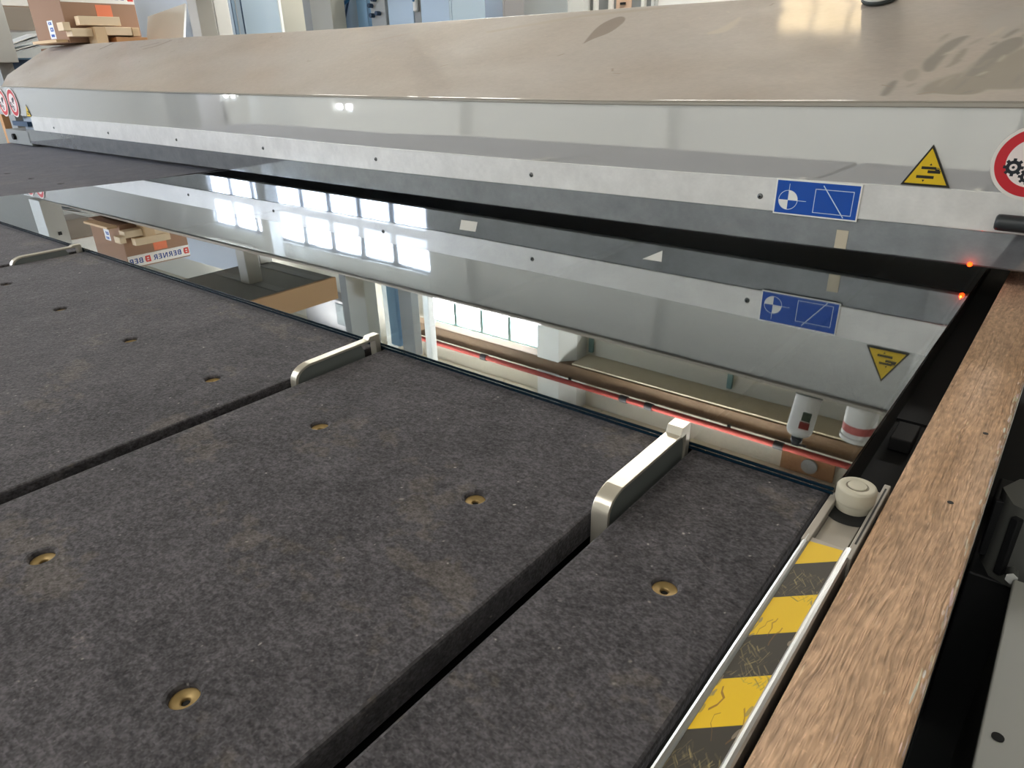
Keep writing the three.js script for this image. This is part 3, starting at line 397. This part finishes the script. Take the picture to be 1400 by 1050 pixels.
// ---------- storage behind the bridge ----------
function carton(name, label, x0, x1, y0, y1, z0, z1, mat, flapMat, turn = 0) {
  const cx = (x0 + x1) / 2, cz = (z0 + z1) / 2, t = thing(name, label, 'box', [cx, y0, cz], undefined, turn), a = (x1 - x0) / 2, c = (z1 - z0) / 2, h = y1 - y0;
  part('carton', box(-a, a, 0, h, -c, c, 0.004), mat, t);
  part('flap', box(-a + 0.001, -0.003, h, h + 0.004, -c + 0.002, c - 0.002), flapMat, t); part('flap', box(0.003, a - 0.001, h, h + 0.004, -c + 0.002, c - 0.002), flapMat, t);
  return t;
}
{ const t = carton('cardboard_box', 'brown cardboard box behind wooden blocks with white printed tape along its upper edge', -6.42, -5.85, 1.605, 1.955, -2.79, -2.275, card, cardC);
  const c = canvas(1024, 192, (x, w, h) => { x.fillStyle = '#ece8e2'; x.fillRect(0, 0, w, h); x.save(); x.translate(w / 2, h / 2); x.rotate(Math.PI); x.translate(-w / 2, -h / 2);
    const mark = (a) => { x.fillStyle = '#d23a2e'; x.beginPath(); x.moveTo(a, 40); x.lineTo(a + 80, 40); x.quadraticCurveTo(a + 104, 96, a + 80, 152); x.lineTo(a, 152); x.fill(); x.fillStyle = '#ece8e2'; x.fillRect(a + 26, 70, 34, 16); x.fillRect(a + 26, 108, 34, 16); };
    x.font = 'bold 128px sans-serif'; x.textBaseline = 'middle'; x.textAlign = 'left'; mark(10); x.fillStyle = '#28458f'; x.fillText('BERNER', 132, 100, 500); mark(664); x.fillStyle = '#28458f'; x.fillText('BERNER', 780, 100, 500); x.restore(); });
  const g = new THREE.PlaneGeometry(0.51, 0.088).rotateY(Math.PI / 2).translate(0.2862, 0.3, 0);
  part('printed_tape', g, M({ map: tex(c), roughness: 0.5 }), t, 'white tape printed BERNER in blue with red marks');
  part('orange_sticker', box(0.285, 0.2865, 0.17, 0.245, -0.08, 0.03), M({ color: 0xe8825c, roughness: 0.6 }), t, 'orange sticker');
  labelled(t, 0.02, 0.092, 0.2585, 0, 0.1); }
function labelled(t, x, y, z, turn = Math.PI / 2, w0 = 0.055) { const c = canvas(96, 288, (k, w, h) => { k.fillStyle = '#e6e8ea'; k.fillRect(0, 0, w, h); k.fillStyle = '#2c57a8'; k.fillRect(20, 24, 52, 44); k.fillRect(30, 110, 50, 62); k.fillRect(20, 216, 56, 42); k.fillStyle = '#e6e8ea'; k.fillRect(36, 36, 12, 20); k.fillRect(46, 128, 14, 26); });
  part('paper_label', new THREE.PlaneGeometry(w0, 0.118).rotateY(turn).translate(x, y, z), M({ map: tex(c), roughness: 0.6 }), t, 'white label with blue marks'); }
{ const u = carton('cardboard_box', 'lower brown cardboard box below shelf height, its blue label seen only mirrored', -7.0, -6.6, 1.29, 1.594, -2.8, -2.48, card, cardC); labelled(u, 0.2015, 0.2, 0.06); }
{ const p = part('plank', box(-6.3, -5.86, 1.607, 1.626, -2.268, -2.19, 0.003), pineB, scene); tag(p, 'pale plank lying before the foot of the taped cardboard box', 'plank');
  carton('cardboard_box', 'small grey brown open carton at the far left beside the white sheets', -7.6, -7.27, 1.745, 1.92, -2.58, -2.37, M({ color: 0x9d948a, roughness: 0.9 }), cardC);
  carton('white_box', 'white box stacked above the grey carton at the far left', -7.65, -7.28, 1.926, 2.12, -2.62, -2.34, whiteM, whiteM); }
{ const blocks = [[1.713, 1.771, -2.618, -2.336, pine, 'long pale wooden block on top of the small block pile'], [1.642, 1.693, -2.4, -2.262, pine, 'pale wooden block lying left in the pile, below the long one'], [1.651, 1.705, -2.675, -2.477, pine, 'pale wooden block lying right in the pile, below the long one'], [1.593, 1.703, -2.482, -2.403, pineB, 'upright pale wooden block standing in the middle of the pile'], [1.677, 1.729, -2.262, -2.215, pine, 'small cut end of a wooden block at the left of the pile'], [1.646, 1.703, -2.733, -2.68, pineB, 'short tan wooden block at the right end of the pile'], [1.603, 1.64, -2.78, -2.55, pineC, 'darker tan wooden block under the right of the pile']];
  blocks.forEach(([y0, y1, z0, z1, m, l], k) => { const d = k === 3 ? 0.1 : k === 0 ? 0.08 : 0.1; const b = part('wooden_block', box(-5.845 + (k === 0 ? 0.01 : 0), -5.845 + d + (k === 3 ? 0.03 : 0), y0, y1, z0, z1, 0.003), m, scene); tag(b, l, 'block', 'offcut blocks in front of the taped box'); });
  const s = part('storage_shelf', mergeGeometries([box(-6.6, -5.7, 1.575, 1.6, -2.95, -2.46), box(-8, -6.6, 1.25, 1.285, -2.95, -2.3), box(-6.55, -6.48, 0, 1.575, -2.9, -2.83), box(-5.8, -5.73, 0, 1.575, -2.9, -2.83), box(-6.55, -6.48, 0, 1.575, -2.53, -2.47), box(-5.8, -5.73, 0, 1.575, -2.53, -2.47), box(-7.9, -7.83, 0, 1.25, -2.9, -2.83), box(-7.9, -7.83, 0, 1.25, -2.37, -2.3)]), pineC, scene); tag(s, 'wooden shelf carrying the cartons and blocks behind the bridge', 'shelf'); }
{ const spec = [[1.70, 0.02, -0.36], [1.675, 0.05, -0.32], [1.65, -0.01, -0.28], [1.625, 0.03, -0.24]];
  spec.forEach(([y, dz, tilt], k) => { const b = part('paper_sheet', new RoundedBoxGeometry(0.38, 0.007, 0.32, 2, 0.003), k % 2 ? M({ color: 0xbfc4c8, roughness: 0.7 }) : whiteM, scene); b.position.set(-7.45, y - 0.02, -2.5 + dz); b.rotation.x = -tilt * 0.9; tag(b, ['topmost', 'second', 'third', 'lowest'][k] + ' of the slanting white sheets at the far left behind the bridge', 'sheet'); });
  const t = thing('blue_crate', 'dark blue crate behind the left end of the taupe cover', 'crate', [-7.62, 1.36, -2.46]); part('tub', box(-0.17, 0.17, -0.074, 0.17, -0.14, 0.14, 0.01), navy, t); part('rim', box(-0.18, 0.18, 0.165, 0.18, -0.15, 0.15, 0.005), bluePaint, t);
  const c = thing('grey_column', 'grey column box at the left edge of the picture', 'column', [-7.1, 0, -2.2]); part('shaft', box(-0.12, 0.12, 1.5, 2.1, -0.09, 0.075, 0.005), lightPaint, c); part('post', box(-0.08, 0.06, 0, 1.5, -0.06, 0.04), greyPaint, c); part('cap_plate', box(-0.13, 0.13, 2.1, 2.12, -0.1, 0.085), greyPaint, c);
  part('socket', box(0.12, 0.123, 1.78, 1.81, -0.03, 0.0), darkM, c); }
// deck with tan edge board, grey posts
{ const t = thing('storage_deck', 'raised storage deck with a tan edge board and dark underside, mirrored in the glass', 'deck', [0, 2.04, 0]);
  part('edge_board', box(-4.53, -4.5, 0, 0.18, -3.27, -2.2, 0.004), M({ color: 0xdab48c, roughness: 0.75 }), t, 'tan wooden edge board');
  part('deck_plate', box(-5.5, -4.532, 0.005, 0.06, -3.27, -2.2), M({ color: 0x8a8d8a, roughness: 0.8 }), t);
  for (const z of [-2.4, -2.8, -3.15]) part('joist', box(-5.48, -4.55, 0.0, 0.004, z - 0.04, z + 0.04), greyPaint, t);
  for (const [x, z] of [[-4.95, -2.8], [-5.42, -3.2]]) part('post', box(x - 0.06, x + 0.06, -2.04, 0, z - 0.06, z + 0.06, 0.006), M({ color: 0xb9b5ab, roughness: 0.55 }), t); }
struct('partition_wall', box(-8.2, -5.72, 0, 2.3, -3.42, -3.36), M({ color: 0xc3cbd3, roughness: 0.7 }));
{ const b = part('white_board', new RoundedBoxGeometry(0.42, 0.3, 0.02, 2, 0.005), whiteM, scene); b.position.set(-6.06, 1.72, -3.1); b.rotation.set(-0.5, 0.2, 0.32); tag(b, 'tilted white sheet leaning behind the blocks, left of the grey posts', 'sheet');
  const s = part('board_stand', box(-6.2, -5.6, 0, 1.56, -3.16, -3.06), greyPaint, scene); tag(s, 'grey stand under the tilted white sheet', 'stand'); }
function post(name, label, x0, x1, z0, z1, y1, mat, foot = true) { const t = thing(name, label, 'post', [(x0 + x1) / 2, 0, (z0 + z1) / 2]); const a = (x1 - x0) / 2, c = (z1 - z0) / 2; part('shaft', box(-a, a, 0, y1, -c, c, 0.006), mat, t); if (foot) part('foot_plate', box(-a - 0.03, a + 0.03, 0, 0.012, -c - 0.03, c + 0.03), mat, t); return t; }
post('wide_post', 'wide beige grey steel post left of the blue stand', -4.53, -4.3, -3.5, -3.38, 3.45, M({ color: 0xb9bab2, roughness: 0.55 }), false);
post('side_post', 'narrow grey post in the shade of the wide beige post', -4.86, -4.72, -3.66, -3.56, 3.3, greyPaint);
post('steel_post', 'light grey post third from the left behind the bridge', -7.78, -7.51, -4.36, -4.22, 3.4, lightPaint, false); post('steel_post', 'slim grey post with a dark edge before the glass sheets', -7.49, -7.31, -4.42, -4.3, 3.4, midGrey, false);
// blue frame with hose
{ const t = thing('hose_stand', 'blue steel stand with a hose loop between two uprights', 'stand', [0, 0, -3.6]);
  part('upright', box(-4.56, -4.5, 0, 2.3, -0.03, 0.03, 0.004), bluePaint, t); part('upright', box(-4.26, -4.155, 0, 2.66, -0.03, 0.03, 0.004), bluePaint, t); part('crossbar', box(-4.5, -4.26, 1.6, 1.64, -0.02, 0.02), bluePaint, t); part('backplate', box(-4.5, -4.26, 1.4, 2.1, -0.06, -0.04), M({ color: 0x9fb0bd, roughness: 0.5 }), t);
  part('hose', new THREE.TubeGeometry(new THREE.CatmullRomCurve3([[-4.55, 2.05, 0.05], [-4.5, 1.86, 0.06], [-4.4, 1.805, 0.06], [-4.29, 1.84, 0.06], [-4.22, 2.05, 0.05]].map((p) => new THREE.Vector3(...p))), 32, 0.012, 10), hose, t, 'blue hose loop');
  part('lever', new THREE.CylinderGeometry(0.008, 0.008, 0.24, 8).rotateZ(-0.5).translate(-4.4, 1.72, 0.03), navy, t); }
post('white_post', 'white post inside the blue stand, tall enough to show in the glass', -4.45, -4.37, -3.74, -3.68, 3.4, whiteM, false);
{ const t = thing('control_panel', 'grey control panel with small valves beside the blue cabinet', 'panel', [-4.08, 0, -3.62]); part('board', box(-0.06, 0.09, 0, 2.72, -0.05, 0.03, 0.004), M({ color: 0xa7abab, roughness: 0.5 }), t); for (const [x, y] of [[-0.03, 1.72], [-0.04, 1.78], [0.03, 1.73], [0.0, 1.815]]) part('valve', new THREE.CylinderGeometry(0.014, 0.014, 0.04, 12).rotateX(Math.PI / 2).translate(x, y, 0.045), navy, t); }
{ const t = thing('blue_cabinet', 'pale blue cabinet with a slim grey handle strip behind the bridge', 'cabinet', [-3.7, 0, -3.75]); part('carcass', box(-0.28, 0.29, 0, 2.12, -0.2, 0.12), paleBlue, t);
  const a = part('door', box(-0.28, -0.035, 0.05, 2.1, 0.122, 0.145, 0.004), paleBlue, t); part('door', box(0.035, 0.29, 0.05, 2.1, 0.122, 0.145, 0.004), paleBlue, t); part('handle_strip', box(-0.03, 0.03, 0.05, 2.1, 0.122, 0.14), greyPaint, t); part('handle', new RoundedBoxGeometry(0.034, 0.14, 0.03, 3, 0.012).translate(0, 1.79, 0.155), whiteM, t); part('keyhole', new THREE.CylinderGeometry(0.008, 0.008, 0.008, 12).rotateX(Math.PI / 2).translate(0, 1.785, 0.172), hose, t); void a; }
post('white_pole', 'thin white pole rising behind the pale blue cabinet, left of the mirrored windows', -4.3, -4.23, -4.07, -4.0, 3.45, whiteM, false);
{ const t = thing('grey_locker', 'grey metal locker right of the pale blue cabinet', 'locker', [-3.73, 0, -4.25]); part('carcass', box(-0.27, 0.26, 0, 2.0, -0.2, 0.02), midGrey, t); part('door', box(-0.27, -0.06, 0.05, 1.98, 0.022, 0.04, 0.003), M({ color: 0x8e8d95, roughness: 0.5 }), t); part('door', box(-0.05, 0.26, 0.05, 1.98, 0.022, 0.04, 0.003), midGrey, t); part('handle', box(-0.2, -0.12, 1.77, 1.775, 0.04, 0.046), darkM, t); }
{ const b = thing('wall_screen', 'plain light grey screen panel right of the grey locker', 'panel', [-3.42, 0, -4.56]); part('sheet', box(-0.32, 0.27, 0, 2.1, -0.02, 0.02, 0.004), M({ color: 0xc4c8c7, roughness: 0.6 }), b); part('foot', box(-0.3, 0.25, 0, 0.03, -0.06, 0.06), greyPaint, b); }
{ const t = thing('white_duct', 'white boxed duct with a dark vent under the ceiling, mirrored left of the wide post', 'duct', [-6.75, 3.02, -4.85]); part('casing', box(-0.5, 0.42, 0, 0.46, -0.12, 0.1, 0.006), midGrey, t); part('vent', box(0.14, 0.3, 0.04, 0.3, 0.1, 0.11), M({ color: 0x5f6668, roughness: 0.6 }), t); }
{ const d = new THREE.Group(); d.name = 'door_1'; d.userData.kind = 'structure'; scene.add(d);
  part('door_panel', box(-3.45, -2.66, 0, 2.15, -4.99, -4.94), M({ color: 0x8f9394, roughness: 0.5 }), d); part('peach_panel', box(-2.99, -2.87, 0, 2.1, -4.94, -4.925), peach, d);
  for (const x of [-3.16, -3.03, -2.76, -2.68]) part('door_bar', box(x - 0.013, x + 0.013, 0, 2.15, -4.94, -4.9, 0.003), whiteM, d); part('door_handle', box(-3.36, -3.3, 1.76, 1.775, -4.94, -4.92), darkM, d); part('door_handle', box(-2.95, -2.91, 1.765, 1.78, -4.925, -4.91), darkM, d); }
{ const s = thing('white_shelf_end', 'bright white panel end right of the barred door', 'panel', [-2.3, 0, -4.9]); part('sheet', box(-0.32, 0.9, 0, 2.1, -0.03, 0.03, 0.004), whiteM, s); part('edge_rail', box(-0.34, -0.32, 0, 2.1, -0.04, 0.04), lightPaint, s); }
// stored glass sheets
{ const gm = [0x9fb3c2, 0x6f8ea4, 0xb8c8d4, 0x8aa2b5, 0xa9bac8, 0xb6c6d2].map((c) => P({ color: c, roughness: 0.15, clearcoat: 0.6 }));
  const xs = [[-7.92, -7.83], [-7.8, -7.74], [-7.72, -7.66], [-7.63, -7.55], [-7.52, -7.42], [-7.38, -6.72]];
  const lab = ['first stored glass sheet, beside the slim grey post', 'second stored glass sheet, dark blue edge', 'third stored glass sheet, pale narrow edge', 'fourth stored glass sheet in the upright rack', 'fifth stored glass sheet, next to the broad one', 'broad pale blue stored glass sheet in the upright rack'];
  xs.forEach(([a, b], k) => { const t = thing('stored_glass', lab[k], 'glass', [(a + b) / 2, 0.1, -4.75 + 0.02 * k], 'glass sheets stored upright'); part('sheet', box(-(b - a) / 2, (b - a) / 2, 0, 2.2, -0.01, 0.01, 0.002), gm[k], t); part('edge_strip', box((b - a) / 2 - 0.012, (b - a) / 2 + 0.004, 0, 2.2, -0.014, 0.014), k % 2 ? lightPaint : navy, t); });
  const r = thing('glass_rack', 'steel rack foot under the stored upright glass sheets', 'rack', [-7.3, 0, -4.75]); part('base', box(-0.75, 0.75, 0, 0.1, -0.2, 0.3), greyPaint, r); }

renderer.render(scene, camera);
